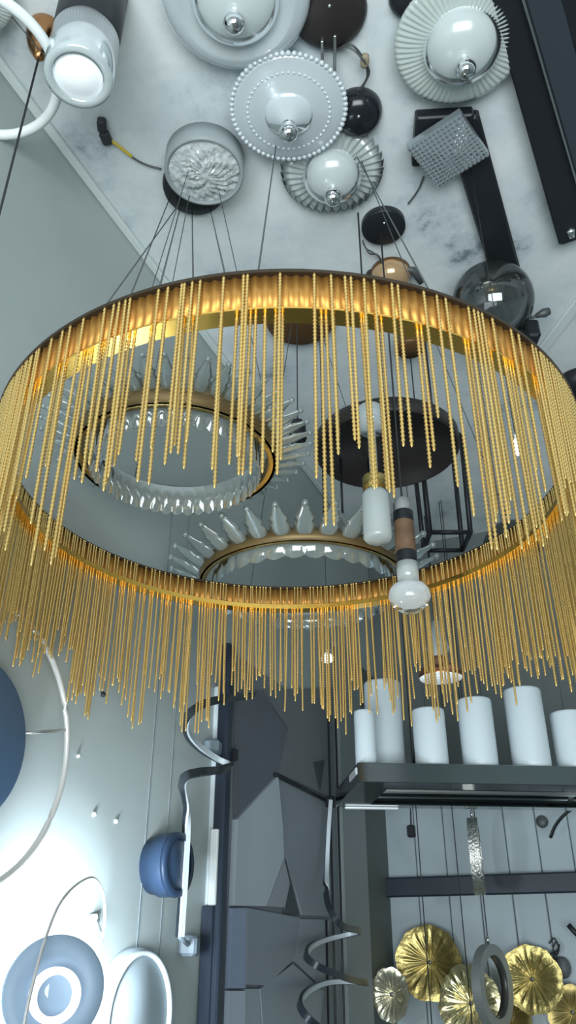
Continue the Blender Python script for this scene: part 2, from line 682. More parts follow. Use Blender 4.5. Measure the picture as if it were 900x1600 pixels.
# white ring pendant at the left edge
z = 3.02
c = onz(-32, 104, z)
rad = 119 * depth(c) / F
root = thing('ring_pendant', 'white tube ring pendant light running behind the cylinder spotlight', 'pendant light', (c.x, c.y, z))
b = MB()
b.tube([(rad * math.cos(2 * PI * k / 96), rad * math.sin(2 * PI * k / 96), 0) for k in range(96)], .0105, 12, closed=True)
b.build('tube', WHITE, root)
for k in range(3):
    a = 2 * PI * k / 3 + 2.6
    b = MB()
    b.tube([(rad * math.cos(a), rad * math.sin(a), .01), (rad * .2 * math.cos(a), rad * .2 * math.sin(a), CZ - z)], .001, 6)
    b.build('suspension_wire', WIRE, root)

# copper cone canopy with cord
p = onz(60, 92, CZ - .10)
root = thing('pendant_canopy', 'shiny copper cone ceiling canopy with a thin black cord hanging down the left wall', 'ceiling canopy', (p.x, p.y, CZ))
b = MB()
b.lathe([(.0001, 0), (.036, 0), (.038, -.006), (.036, -.03), (.026, -.065), (.012, -.09), (.006, -.10), (.0001, -.10)], 40)
b.build('cone', COPPER, root)
b = MB()
b.tube([(0, 0, -.1), (0, 0, -1.25)], .0022, 8)
b.build('cord', CORD, root)

# crystal drum lamp
zb = CZ - .085
p = onz(319, 270, zb)
rad = 62 * depth(p) / F
root = thing('crystal_drum_lamp', 'round grey drum ceiling lamp with a face of bubbled crystal', 'ceiling lamp', (p.x, p.y, CZ))
b = MB()
b.lathe([(.0001, -.03), (rad, -.03), (rad, -.085), (rad * .93, -.088), (rad * .90, -.078), (.0001, -.078)], 64)
b.build('housing', mat('grey_housing', (0.30, 0.34, 0.35), 0.4), root)
b = MB()


def md(a, i, r, z):
    q = math.sin(a * 7 + i * 1.7) * math.sin(a * 13 + i * 2.9) + .6 * math.sin(a * 19 - i * 2.1)
    return r, z + (.0045 * q if 0 < i < 9 else 0)


b.lathe([(rad * .88 * (1 - i / 10) + .0005, -.082 - .012 * math.sin(PI / 2 * i / 10)) for i in range(11)], 72, mod=md)
b.build('crystal_face', CRYST, root)

# driver wire on the ceiling
z = CZ - .008
pts = [onz(x, y, z) for x, y in ((190, 232), (210, 248), (230, 258), (252, 264))]
root = thing('electrical_wire', 'loose ceiling wire with a dark connector and yellow sleeve beside the crystal drum lamp', 'wire', onz(165, 210, CZ))
b = MB()
b.tube([L(root, q) for q in smooth_path(pts)], .0025, 8)
b.build('wire', WIRE, root)
b = MB()
b.tube([L(root, q) for q in smooth_path([onz(172, 219, z), onz(181, 225, z), onz(195, 236, z), onz(206, 245, z)])], .0036, 8)
b.build('sleeve', YELLOW, root)
b = MB()
q = L(root, onz(160, 190, CZ))
b.box((q.x, q.y, -.012), (.020, .03, .024), .5, .004)
q = L(root, onz(166, 211, CZ))
b.box((q.x, q.y, -.010), (.022, .034, .020), .2, .004)
b.build('connector', CORD, root)


# dark round canopies
def canopy(label, px, py, rpx, m, h=.03, screw=True, kind='dome'):
    p = onz(px, py, CZ - h * .5)
    rad = rpx * depth(p) / F
    root = thing('ceiling_canopy', label, 'ceiling canopy', (p.x, p.y, CZ), 'round ceiling canopies')
    b = MB()
    if kind == 'dome':
        b.lathe([(.0001, -h), (rad * .35, -h * .97), (rad * .7, -h * .82), (rad * .93, -h * .5), (rad, -h * .2), (rad, 0), (.0001, 0)], 48)
    else:
        b.lathe([(.0001, -h), (rad * .96, -h), (rad, -h * .9), (rad, 0), (.0001, 0)], 48)
    shell = b.build('shell', m, root)
    if screw:
        b = MB()
        b.sphere((rad * .12, -rad * .3, -h * .98), .0042, 10, 6)
        b.build('screw', CHROME, shell)
    return root, rad


r1, rad = canopy('large black round canopy at the top, beside the smooth milky lamp, with wires looping below', 514, 22, 60, DRUMK, .035)
b = MB()
z = CZ - .01
b.tube([L(r1, q) for q in smooth_path([onz(528, 74, z), onz(548, 70, z - .02), onz(563, 84, z - .02), onz(573, 105, z - .02), onz(572, 125, z - .01), onz(556, 146, z)])], .0026, 8)
b.tube([L(r1, q) for q in smooth_path([onz(520, 78, z), onz(545, 74, z - .02), onz(566, 92, z - .03), onz(577, 112, z - .02), onz(568, 134, z - .01), onz(560, 150, z)])], .0022, 8)
b.build('wire', WIRE, r1)
b = MB()
b.box(L(r1, onz(570, 95, z - .02)), (.018, .03, .018), .4, .005)
b.build('connector', mat('tan_tape', (0.30, 0.25, 0.17), 0.6), r1)
b = MB()
p = L(r1, onz(513, 90, z))
b.box((p.x - .014, p.y, -.02), (.006, .11, .03), .35, .001)
b.box((p.x + .014, p.y, -.02), (.006, .11, .03), .35, .001)
b.build('bracket', BRUSHED, r1)
canopy('round black glossy canopy tucked beside the beaded glass lamp', 559, 183, 39, BLACKG, .05)
canopy('black round canopy half hidden above the ribbed glass lamp', 641, 0, 33, BLACK)
rt, rad = canopy('small flat black disc canopy with one screw, right of the pleated lamp', 599, 353, 34, BLACK, .02, kind='disc')
canopy('broad brown disc canopy seen behind the near chains of the hoop', 469, 498, 53, BROWN, .035, False, 'disc')
canopy('small dark brown canopy seen through the hoop, right of the broad brown one', 640, 535, 22, BROWN, .06, False, 'disc')
canopy('black canopy cut by the picture edge at the right of the hoop', 906, 606, 34, BLACK, .06, False)

# amber dome with wires
p = onz(611, 437, CZ - .03)
root = thing('amber_glass_dome', 'small amber glass ceiling dome with trailing wires peeking over the hoop', 'ceiling lamp', (p.x, p.y, CZ))
rad = 31 * depth(p) / F
b = MB()
b.lathe([(rad * math.cos(t * PI / 20) + .0005, -.012 - .05 * math.sin(t * PI / 20)) for t in range(11)], 40)
b.build('dome', mat('amber_glass', (0.50, 0.34, 0.19), 0.15, 0.3), root)
b = MB()
b.lathe([(.0001, 0), (rad * 1.02, 0), (rad * 1.02, -.014), (.0001, -.014)], 40)
b.build('base', BROWN, root)
b = MB()
z = CZ - .01
b.tube([L(root, q) for q in smooth_path([onz(566, 375, z), onz(572, 388, z - .01), onz(582, 394, z), onz(592, 402, z - .01), onz(598, 418, z)])], .002, 6)
b.tube([L(root, q) for q in smooth_path([onz(567, 380, z), onz(577, 396, z - .02), onz(590, 398, z), onz(600, 414, z - .01)])], .002, 6)
b.build('wire', WIRE, root)
b = MB()
p = L(root, onz(645, 422, CZ - .02))
b.tube([p + Vector((-.03, -.02, .0)), p, p + Vector((.012, .045, -.01))], [.004, .011, .009], 10)
b.build('terminal', WIRE, root)

# cut glass square lamp
zb = CZ - .075
p = onz(701, 242, zb)
e1 = onz(762, 245, zb) - onz(640, 234, zb)
root = thing('square_glass_lamp', 'square cut glass lamp with a criss-cross diamond pattern on a black base', 'ceiling lamp', (p.x, p.y, CZ), rot=(0, 0, 0))
ang = math.atan2(e1.y, e1.x) + PI / 4
side = e1.length / math.sqrt(2) * 1.06
b = MB()
N = 13
cs, sn = math.cos(ang), math.sin(ang)


def rot2(x, y):
    return (x * cs - y * sn, x * sn + y * cs)


vs, fs = [], []
for i in range(2 * N + 1):
    for j in range(2 * N + 1):
        x, y = side * (i / (2 * N) - .5), side * (j / (2 * N) - .5)
        xx, yy = rot2(x, y)
        dz = -.0032 if (i % 2 and j % 2) else (0.0 if not (i % 2 or j % 2) else -.002)
        m_ = max(abs(i / N - 1), abs(j / N - 1))
        vs.append((xx, yy, -.075 + .010 * m_ + dz))
n = 2 * N + 1
for i in range(n - 1):
    for j in range(n - 1):
        q = [i * n + j, (i + 1) * n + j, (i + 1) * n + j + 1, i * n + j + 1]
        fs += [[q[0], q[1], q[2]], [q[0], q[2], q[3]]]
b.add(vs, fs, False)
b.box((0, 0, -.055), (side, side, .018), ang)
b.build('glass', SQGL, root)
b = MB()
b.box((0, 0, -.040), (side * .62, side * .62, .012), ang)
b.build('light_board', mat('dim_board', (0.12, 0.13, 0.15), 0.4), root)
b = MB()
q = L(root, onz(690, 216, CZ - .02))
b.box((q.x, q.y, -.017), (side * .95, side * .95, .034), ang + .62, .004)
b.build('base', BLACK, root)
b = MB()
z = CZ - .005
b.tube([L(root, t) for t in smooth_path([onz(662, 276, z), onz(656, 292, z), onz(648, 305, z), onz(638, 318, z)])], .0024, 6)
b.build('wire', WIRE, root)


# black linear lamps
def linear(label, a, bb, wpx, h, z=CZ, extra=None):
    p, q = onz(a[0], a[1], z - h), onz(bb[0], bb[1], z - h)
    d = q - p
    c = (p + q) / 2
    wd = wpx * depth(q) / F
    root = thing('linear_lamp', label, 'ceiling lamp', (c.x, c.y, CZ), 'black linear lamps on the ceiling')
    ang = math.atan2(d.y, d.x)
    b = MB()
    b.box((0, 0, -h / 2 - (CZ - z)), (d.length, wd, h), ang, .006)
    b.build('housing', BLACK, root)
    return root, ang, d, wd, h


linear('black linear lamp running between the cut glass square and the smoked globe', (722, 190), (803, 470), 42, .03)
r2, ang, d, wd, h = linear('long black linear lamp with a thin silver edge and a pale end cap', (758, -160), (898, 378), 46, .05)
u = Vector((d.x, d.y, 0)).normalized()
nrm = Vector((-u.y, u.x, 0))
if nrm.dot(RIGHT) < 0:
    nrm = -nrm
p, q = onz(812, -20, CZ - .06), onz(904, 296, CZ - .06)
dd = q - p
b = MB()
c = L(r2, (p + q) / 2)
b.box((c.x, c.y, -.06), (dd.length, .005, .012), math.atan2(dd.y, dd.x), .001)
b.build('silver_edge', BRUSHED, r2)
b = MB()
c2 = c + nrm * .036
b.box((c2.x, c2.y, -.030), (dd.length, .066, .060), math.atan2(dd.y, dd.x), .004)
b.build('diffuser', mat('slate_panel', (0.035, 0.045, 0.055), 0.35), r2)
b = MB()
q = L(r2, onz(892, 363, CZ - .05))
b.tube([q + u * -.012, q + u * .012], .011, 14)
b.build('end_cap', CHROME, r2)
linear('black linear lamp in the upper right corner, farthest to the right', (868, -160), (975, 240), 56, .06)

# smoked globe
p = at(770, 471, 2.2)
rad = 63 * 2.2 / F
root = thing('smoked_globe_lamp', 'smoked glass globe lamp with a small knob arm, above the right of the hoop', 'ceiling lamp', (p.x, p.y, CZ))
dz = p.z - CZ
b = MB()
b.sphere((0, 0, dz), rad, 48, 28)
b.build('globe', SMOKE, root)
b = MB()
b.lathe([(.0001, 0), (.03, 0), (.032, -.006), (.03, -.012), (.026, dz + rad * .96), (.03, dz + rad * .93), (.0001, dz + rad * .93)], 36)
b.build('base', BLACK, root)
b = MB()
b.lathe([(.0001, dz + rad * .9), (.02, dz + rad * .9), (.02, dz + rad * .3), (.014, dz + rad * .2), (.0001, dz + rad * .2)], 28)
b.build('lamp_holder', BRASS, root)
b = MB()
q = L(root, at(829, 497, 2.2))
q2 = L(root, at(850, 489, 2.2))
s0 = q + (q - q2).normalized() * .0
b.tube([q, q + (q2 - q) * .5], .004, 8)
b.tube([q + (q2 - q) * .4, q2, q2 + (q2 - q) * .4], [.006, .013, .010], 12)
b.build('knob', WIRE, root)
b = MB()
q = L(root, at(829, 520, 2.2))
b.box(q, (.04, .05, .06), .4, .006)
b.build('socket_box', BLACK, root)


# ================================================================ crystal ring chandeliers
def crystal_chandelier(label, c, rad, bh, nb, up, dn, bw, tilt):
    root = thing('crystal_chandelier', label, 'chandelier', c, 'crystal ring chandeliers seen through the hoop')
    b = MB()
    b.lathe([(rad - .006, bh / 2), (rad, bh / 2), (rad, -bh / 2), (rad - .006, -bh / 2)], 96, closed=True)
    b.build('band', mat('aged_brass_band', (0.20, 0.14, 0.06), 0.45, 0.5), root)
    b = MB()
    b.lathe([(rad - .016, -bh / 2 + .004), (rad - .001, -bh / 2 + .004), (rad - .001, -bh / 2), (rad - .016, -bh / 2)], 96, closed=True)
    b.build('lower_ring', BRASS, root)
    first = None
    for k in range(nb):
        a = 2 * PI * k / nb
        if first is None:
            # a pressed blade: rounded tip above, wavy tongue below, lens-like section
            mb = MB()
            rows = []
            NV = 12
            for i in range(NV + 1):
                u = i / NV
                z = -dn + (up + dn) * u
                if u < .5:
                    ww = bw * (.36 + .14 * math.sin(PI * min(1, u * 2.2)))
                else:
                    v = (u - .5) / .5
                    ww = bw * (.5 - .36 * v ** .8) if v < .8 else bw * (.2 * math.sqrt(max(0, 1 - ((v - .82) / .18) ** 2)) + .02)
                ro, zo = .004 + (up + dn) * u * math.cos(tilt), (up + dn) * u * math.sin(tilt)
                for t in (-1, -.5, 0, .5, 1):
                    rows.append((ro, ww * t, zo - .004 * (1 - t * t)))
                for t in (.5, 0, -.5):
                    rows.append((ro, ww * t, zo + .003 * (1 - t * t)))
            fs = []
            for i in range(NV):
                for k2 in range(8):
                    fs.append([i * 8 + k2, i * 8 + (k2 + 1) % 8, i * 8 + 8 + (k2 + 1) % 8, i * 8 + 8 + k2])
            mb.add(rows, fs)
            mb.sphere((.004 + (up + dn) * math.cos(tilt), 0, (up + dn) * math.sin(tilt)), bw * .17, 10, 7)
            o = first = mb.build('glass_blade', BLADE, root)
        else:
            o = first.copy()
            C.objects.link(o)
            o.parent = root
        o.location = (rad * math.cos(a), rad * math.sin(a), 0)
        o.rotation_euler = (0, 0, a)
    b = MB()

    def md(a, i, r, z):
        return r, z - (.008 * abs(math.sin(a * nb / 2)) if i in (1, 2) else 0)
    b.lathe([(rad - .03, bh * .2), (rad - .03, -bh / 2 - .02), (rad - .033, -bh / 2 - .02), (rad - .033, bh * .2)], nb * 8, mod=md)
    b.build('scalloped_skirt', BLADE, root)
    for k in range(3):
        a = 2 * PI * k / 3 + .5
        b = MB()
        b.tube([(rad * .985 * math.cos(a), rad * .985 * math.sin(a), bh / 2), (.03 * math.cos(a), .03 * math.sin(a), CZ - c[2])], .001, 6)
        b.build('suspension_wire', WIRE, root)
    return root


crystal_chandelier('brass ring chandelier with glass blades, seen through the left half of the hoop', at(277, 703, 1.55), .192, .058, 44, .035, .03, .032, R(18))
crystal_chandelier('brass ring chandelier with round-tipped crystal petals, low behind the far rim of the hoop', at(474, 908, 1.93), .250, .030, 32, .045, .03, .048, R(28))

# dark drum chandelier
c = at(604, 697, 2.0)
rad = 110 * 2.0 / F
root = thing('drum_chandelier', 'dark brown flat drum chandelier seen through the hoop above the two cylinder pendants', 'chandelier', c)
b = MB()
b.lathe([(.0001, .02), (rad, .02), (rad + .003, .016), (rad + .003, -.016), (rad, -.02), (rad - .004, -.02), (rad - .004, -.008), (.0001, -.008)], 80)
b.build('shade', DRUMK, root)
for (px, y0, y1) in ((505, 745, 835), (533, 745, 838), (577, 748, 800)):
    q = at(px, y0, 2.0)
    b = MB()
    q = L(root, q)
    v = Vector((q.x, q.y, 0))
    if v.length > rad * .93:
        v = v.normalized() * rad * .93
    b.tube([(v.x, v.y, -.012), (v.x, v.y, -.17)], .003, 8)
    b.build('rod', BLACK, root)
b = MB()
b.tube([(0, 0, .02), (0, 0, CZ - c.z)], .004, 8)
b.build('cord', CORD, root)
b = MB()
b.lathe([(.0001, CZ - c.z - .02), (.025, CZ - c.z - .02), (.025, CZ - c.z), (.0001, CZ - c.z)], 32)
b.build('canopy', DRUMK, root)

# small dark socket left of the drum
p = at(465, 676, 2.1)
root = thing('pendant_socket', 'small dark lamp socket with a round knob hanging left of the dark drum chandelier', 'lamp holder', p)
b = MB()
b.lathe([(.0001, .035), (.016, .035), (.022, .02), (.024, -.02), (.018, -.03), (.0001, -.03)], 24)
b.build('body', BLACK, root)
b = MB()
b.sphere((-.035, -.01, -.03), .008, 12, 8)
b.tube([(-.035, -.01, -.03), (-.01, 0, -.01)], .003, 6)
b.build('knob', WIRE, root)
b = MB()
b.tube([(0, 0, .035), (0, 0, CZ - p.z)], .0016, 6)
b.build('cord', CORD, root)

# black lantern frame
c = at(698, 846, 2.1)
root = thing('lantern_frame', 'black metal lantern cage with a square bottom frame, inside the hoop at the right', 'lantern', c)
hw = .052
rz = R(YAW)
corners = []
for (i, j) in ((-1, -1), (1, -1), (1, 1), (-1, 1)):
    corners.append(Vector((hw * i * math.cos(rz) - hw * 1.0 * j * math.sin(rz), hw * i * math.sin(rz) + hw * 1.0 * j * math.cos(rz), 0)))
for i in range(4):
    b = MB()
    b.tube([corners[i], corners[(i + 1) % 4]], .007, 4)
    b.build('frame_bar', BLACK, root)
for q in corners:
    b = MB()
    b.tube([q, q * 1.1 + Vector((0, 0, .30))], .0065, 4)
    b.build('upright', BLACK, root)
b = MB()
for i in range(4):
    b.tube([corners[i] * 1.1 + Vector((0, 0, .30)), corners[(i + 1) % 4] * 1.1 + Vector((0, 0, .30))], .0055, 4)
b.build('top_frame', BLACK, root)
b = MB()
for q in corners:
    b.tube([q * 1.1 + Vector((0, 0, .30)), (0, 0, .40)], .004, 6)
b.tube([(0, 0, .40), (0, 0, CZ - c.z)], .003, 6)
b.build('hanger', BLACK, root)

# dark dome behind the right of the hoop
c = at(800, 848, 2.3)
root = thing('dome_pendant', 'dark round dome pendant rising behind the right far rim of the hoop', 'pendant light', c)
b = MB()
rd = 46 * 2.3 / F
b.lathe([(rd * math.cos(t * PI / 24) + .0005, rd * 1.0 * math.sin(t * PI / 24) - .02) for t in range(13)], 48)
b.lathe([(rd * .97 * math.cos(t * PI / 24) + .0004, rd * .97 * math.sin(t * PI / 24) - .02) for t in range(13)], 48)
b.build('shade', mat('dark_green_paint', (0.035, 0.045, 0.042), 0.4), root)
b = MB()
b.tube([(0, 0, rd - .025), (0, 0, CZ - c.z)], .002, 6)
b.build('cord', CORD, root)

# frosted cylinder pendant
c = at(588, 800, 1.66)
root = thing('cylinder_pendant', 'slim frosted glass cylinder pendant with a brass cap', 'pendant light', c, 'cylinder pendants inside the hoop')
k = 1.66 / F
b = MB()
r_ = 22 * k
b.lathe([(.0001, -.066), (r_ * .85, -.066), (r_ * .97, -.062), (r_, -.055), (r_, .036), (r_ * .9, .046), (r_ * .6, .048), (.0001, .048)], 40)
b.build('glass_shade', FROST, root)
b = MB()
r2_ = 19 * k
b.lathe([(.0001, .048), (r2_, .048), (r2_, .082), (r2_ * .95, .085), (.0001, .085)], 36)
b.build('cap', BRASS, root)
b = MB()
b.lathe([(.0001, .085), (r2_ * .35, .085), (r2_ * .35, .205), (r2_ * 1.15, .205), (r2_ * 1.15, .262), (r2_ * 1.0, .266), (.0001, .266)], 36)
b.build('upper_sleeve', ACRYL, root)
b = MB()
b.tube([(0, 0, .266), (0, 0, CZ - c.z)], .0022, 8)
b.build('cord', CORD, root)

# wood cylinder pendant with glass bulb end
c = at(640, 932, 1.60)
k = 1.60 / F
root = thing('cylinder_pendant', 'walnut and black cylinder pendant ending in a flattened clear glass bulb', 'pendant light', c, 'cylinder pendants inside the hoop')
b = MB()
rg = 33 * k
b.lathe([(.0001, -.032), (rg * .45, -.031), (rg * .8, -.02), (rg, -.002), (rg * .97, .010), (rg * .82, .021), (rg * .52, .027)], 48)
b.lathe([(.0001, -.028), (rg * .4, -.027), (rg * .74, -.017), (rg * .93, -.002), (rg * .90, .008), (rg * .76, .017), (rg * .48, .025)], 48)
b.build('bulb_glass', CLEAR, root)
b = MB()
b.lathe([(.0001, .004), (rg * .42, .005), (rg * .52, .012), (rg * .5, .02), (rg * .4, .028), (.0001, .030)], 36)
b.build('light_core', LEDW, root)
b = MB()
rn = 17 * k
b.lathe([(.0001, .030), (rn, .030), (rn * 1.05, .072), (.0001, .072)], 36)
b.build('glass_neck', FROST, root)
for (nm, z0, z1, m_) in (('lower_collar', .072, .098, BLACK), ('wood_sleeve', .098, .168, WOOD), ('upper_collar', .168, .192, BLACK)):
    b = MB()
    rw = 16.5 * k
    b.lathe([(.0001, z0), (rw * .98, z0), (rw, z0 + .001), (rw, z1 - .001), (rw * .98, z1), (.0001, z1)], 36)
    b.build(nm, m_, root)
b = MB()
b.lathe([(.0001, .192), (rn * .75, .192), (rn * .75, .222), (.0001, .226)], 30)
b.build('top_cap', mat('grey_cap', (0.35, 0.36, 0.37), 0.4), root)
b = MB()
b.tube([(0, 0, .222), (0, 0, CZ - c.z)], .0022, 8)
b.build('cord', CORD, root)

# copper pendant behind the far fringe
c = at(689, 1060, 2.02)
k = 2.02 / F
root = thing('copper_pendant', 'copper pendant with a round white diffuser, behind the far chains above the candle tubes', 'pendant light', c)
b = MB()
b.lathe([(.0001, 0), (33 * k, 0), (33 * k, .008), (.0001, .008)], 48)
b.build('diffuser', LEDW, root)
b = MB()
b.lathe([(34 * k, .0), (35 * k, .004), (34 * k, .018), (24 * k, .032), (14 * k, .045), (12 * k, .055), (.0001, .055)], 48)
b.build('shade', mat('rose_copper', (0.55, 0.24, 0.15), 0.25, 1.0), root)
b = MB()
b.lathe([(11 * k, .055), (18 * k, .075), (15 * k, .10), (9 * k, .115), (9 * k, .15), (.0001, .15)], 32)
b.build('glass_neck', ACRYL, root)
b = MB()
b.tube([(0, 0, .15), (0, 0, CZ - c.z)], .002, 6)
b.build('cord', CORD, root)


# bright glints, put in as small added capsules that glow
def glint(label, px, py, t, h, r):
    c = at(px, py, t)
    root = thing('glint_capsule', label, 'pendant light', c, 'small glowing capsules added for glints among the chains')
    b = MB()
    b.lathe([(.0001, -h), (r * .6, -h * .85), (r, -h * .4), (r, h * .4), (r * .6, h * .85), (.0001, h)], 8, smooth=False)
    b.build('crystal', mat('glint_glow', (0.9, 0.95, 1), 0.1, emit=(0.92, 0.97, 1.0), es=1.6), root)  # emission stands in for a glint of light
    b = MB()
    b.lathe([(.0001, h), (r * .7, h), (r * .7, h + .012), (.0001, h + .012)], 16)
    b.build('cap', CHROME, root)
    b = MB()
    b.tube([(0, 0, h + .012), (0, 0, CZ - c.z)], .001, 6)
    b.build('cord', CORD, root)


glint('small glowing capsule added for a glint inside the hoop at the right, above the far rim', 808, 699, 1.55, .02, .008)
glint('small glowing capsule added for a glint behind the right far rim of the hoop', 791, 868, 2.05, .011, .009)
glint('small crystal capsule glowing to stand for its glint, low behind the middle of the far chains', 512, 1029, 1.95, .010, .016)

# ================================================================ candle tube chandelier
tA = 2.12
zt = 1.5 + tA * sight(700, 1219).z
zbot = zt
pA = onz(560, 1222, zt)
pB = onz(900, 1228, zt)
ax = (pB - pA).normalized()                # along the frame
ay = Vector((-ax.y, ax.x, 0))              # away from the camera
LEN, DEP, HT = 0.86, 0.42, .052
root = thing('candle_chandelier', 'long mirrored steel tray chandelier carrying upright white glass candle tubes', 'chandelier', pA)
ang = math.atan2(ax.y, ax.x)


def tray(u, v, zc, du, dv, dz_, bev=.002):
    q = ax * u + ay * v
    b = MB()
    b.box((q.x, q.y, zc), (du, dv, dz_), ang, bev)
    return b


tray(LEN / 2, .045, HT / 2, LEN, .09, HT).build('front_rail', MIRR, root)
tray(LEN / 2, DEP - .03, HT / 2, LEN, .06, HT).build('rear_rail', MIRR, root)
tray(.05, DEP / 2 + .015, HT / 2, .10, DEP - .152, HT).build('end_rail', MIRR, root)
tray(LEN - .05, DEP / 2 + .015, HT / 2, .10, DEP - .152, HT).build('end_rail', MIRR, root)
tray(LEN / 2, DEP / 2 + .015, HT - .006, LEN - .202, DEP - .152, .008, .001).build('top_plate', BLACKG, root)
tray(LEN / 2, .14, .034, LEN - .22, .022, .010).build('light_bar', BRUSHED, root)
tray(LEN / 2, DEP - .10, .034, LEN - .22, .022, .010).build('light_bar', BRUSHED, root)
tray(.11, DEP - .02, -.004, .17, .010, .008).build('chrome_strip', mat('bright_steel', (0.85, 0.88, 0.9), 0.4, 0.5), root)
tray(-.003, .06, .03, .006, .11, .02).build('chrome_strip', mat('bright_steel', (0, 0, 0)), root)
# glass tubes: foot pixel, top pixel, width
for (px, pyb, pyt, wpx, v) in ((573, 1188, 1112, 34, .06), (604, 1188, 1068, 60, .20), (676, 1190, 1110, 52, .07), (752, 1190, 1094, 55, .07), (832, 1192, 1078, 60, .07), (900, 1195, 1114, 56, .07),
                               (980, 1195, 1100, 56, .07)):
    d_ = sight(px, 1200)
    # on the tray: find the point along the frame at the chosen row
    q0 = pA + ay * v
    det = d_.x * (-ax.y) - d_.y * (-ax.x)
    t_ = ((q0.x) * (-ax.y) - (q0.y) * (-ax.x)) / det
    g = CAM + d_ * t_
    g = Vector((g.x, g.y, zt + HT))
    r_ = wpx / 2 * t_ / F
    # height from the sight line of the top
    dt = sight(px, pyt)
    hh = CAM.z + dt.z * (Vector((g.x, g.y)).length / Vector((dt.x, dt.y)).length) - g.z
    q = L(root, g)
    b = MB()
    b.M = Matrix.Translation(q)
    b.lathe([(.0001, 0), (r_ * .9, 0), (r_ * .99, .006), (r_, .02), (r_, hh - .006), (r_ * .97, hh), (r_ * .86, hh + .001), (r_ * .86, hh - .03), (.0001, hh - .03)], 40)
    b.build('glass_tube', TUBEG, root)
for u, v in ((.12, .30), (LEN - .12, .30), (.28, .30), (.47, .30)):
    b = MB()
    q = ax * u + ay * v
    b.tube([(q.x, q.y, HT), (q.x, q.y, CZ - pA.z)], .0016, 6)
    b.build('suspension_wire', WIRE, root)
for u, v, lean in ((.19, .14, .02), (.30, .18, -.02), (.43, .16, -.03)):
    b = MB()
    q = ax * u + ay * v
    b.tube([(q.x, q.y, HT), (q.x + lean, q.y, HT + .17)], .006, 8)
    b.build('tube_stem', BLACK, root)

# ================================================================ left wall
# blue drum wall lamp
c = onx(240, 1352)
root = thing('drum_sconce', 'blue drum wall light standing out from the left wall beside the spiral lamp', 'wall light', c)
zt_, zb_ = onx(268, 1302, .02).z, onx(268, 1402, .02).z
r_ = (zt_ - zb_) / 2
b = MB()
b.M = Matrix.Rotation(R(90), 4, 'Y')
b.lathe([(.0001, 0), (r_ * .9, 0), (r_ * .92, .02), (r_, .022), (r_, .056), (r_ * .97, .061), (.0001, .061)], 56)
shade = b.build('shade', mat('navy_paint', (0.032, 0.062, 0.12), 0.4), root)
b = MB()
b.M = Matrix.Rotation(R(90), 4, 'Y')
b.lathe([(r_ * .8, .0612), (r_ * .99, .0612), (r_ * 1.01, .054), (r_ * 1.02, .054), (r_ * 1.0, .064), (r_ * .8, .064)], 56)
b.build('face_rim', mat('deep_blue_paint', (0.022, 0.045, 0.09), 0.4), shade)

# ring wall light with a blue disc, at the left edge
ring_edge = onx(105, 1172, .05)
zt_ = onx(10, 945, .05).z
zb_ = onx(5, 1405, .05).z
Rr = (zt_ - zb_) / 2
zc = (zt_ + zb_) / 2
yc = ring_edge.y - Rr
root = thing('ring_sconce', 'big thin ring wall light around a blue disc, at the left edge', 'wall light', (WX, yc, zc))
b = MB()
b.tube([(.05, Rr * math.cos(2 * PI * k / 120), Rr * math.sin(2 * PI * k / 120)) for k in range(120)], .0055, 10, closed=True)
b.build('ring', mat('satin_white_metal', (0.70, 0.70, 0.68), 0.35, 0.3), root)
disc_edge = onx(37, 1165, .03)
rd = disc_edge.y - yc
zt2, zb2 = onx(0, 1066, .03).z, onx(0, 1258, .03).z
rd = max(.10, min(rd, .2))
b = MB()
b.M = Matrix.Rotation(R(90), 4, 'Y')
b.lathe([(.0001, 0), (rd * .6, 0), (rd * .6, .018), (rd, .02), (rd, .034), (rd * .98, .036), (.0001, .036)], 72)
b.build('disc', BLUE, root)
for a in (R(15), R(135), R(255)):
    b = MB()
    b.tube([(.03, rd * math.cos(a), rd * math.sin(a)), (.05, Rr * math.cos(a), Rr * math.sin(a))], .003, 8)
    b.build('spoke', BRUSHED, root)

# backlit disc wall light: the bright lamp of the wall
c = onx(84, 1548, .10)
r_ = 78 * depth(c) / F
root = thing('backlit_sconce', 'round pale blue disc wall light glowing brightly onto the wall behind it', 'wall light', c, 'round disc wall lights low on the left wall')
TURN = Matrix.Rotation(R(-42), 4, 'Z') @ Matrix.Rotation(R(90), 4, 'Y')
b = MB()
b.M = TURN
b.lathe([(.0001, -.006), (r_ * .97, -.006), (r_, -.004), (r_, .004), (r_ * .98, .007), (r_ * .60, .007), (r_ * .58, .002), (.0001, .002)], 72)
disc = b.build('disc', PALEB, root)
b = MB()
b.M = Matrix.Translation((0, .0, -.006)) @ TURN
b.lathe([(r_ * .36, .003), (r_ * .50, .003), (r_ * .50, .020), (r_ * .47, .022), (r_ * .36, .022)], 56, closed=True)
b.build('inner_ring', mat('bright_ring', (0.8, 0.85, 0.9), 0.4, emit=(0.9, 0.96, 1), es=1.0), disc)
b = MB()
b.tube([(-.10, 0, 0), (-.092, 0, 0)], r_ * .45, 32)
b.tube([(-.095, 0, 0), (-.05, 0, 0), (-.004, .0, 0)], .012, 16)
b.build('wall_base', WHITE, root)
b = MB()
b.M = TURN
b.lathe([(r_ * .66, -.016), (r_ * .92, -.016), (r_ * .92, -.007), (r_ * .66, -.007)], 56, closed=True)
b.build('light_strip', mat('led_strip', (1, 1, 1), 0.5, emit=(0.78, 0.90, 1.0), es=270), disc)

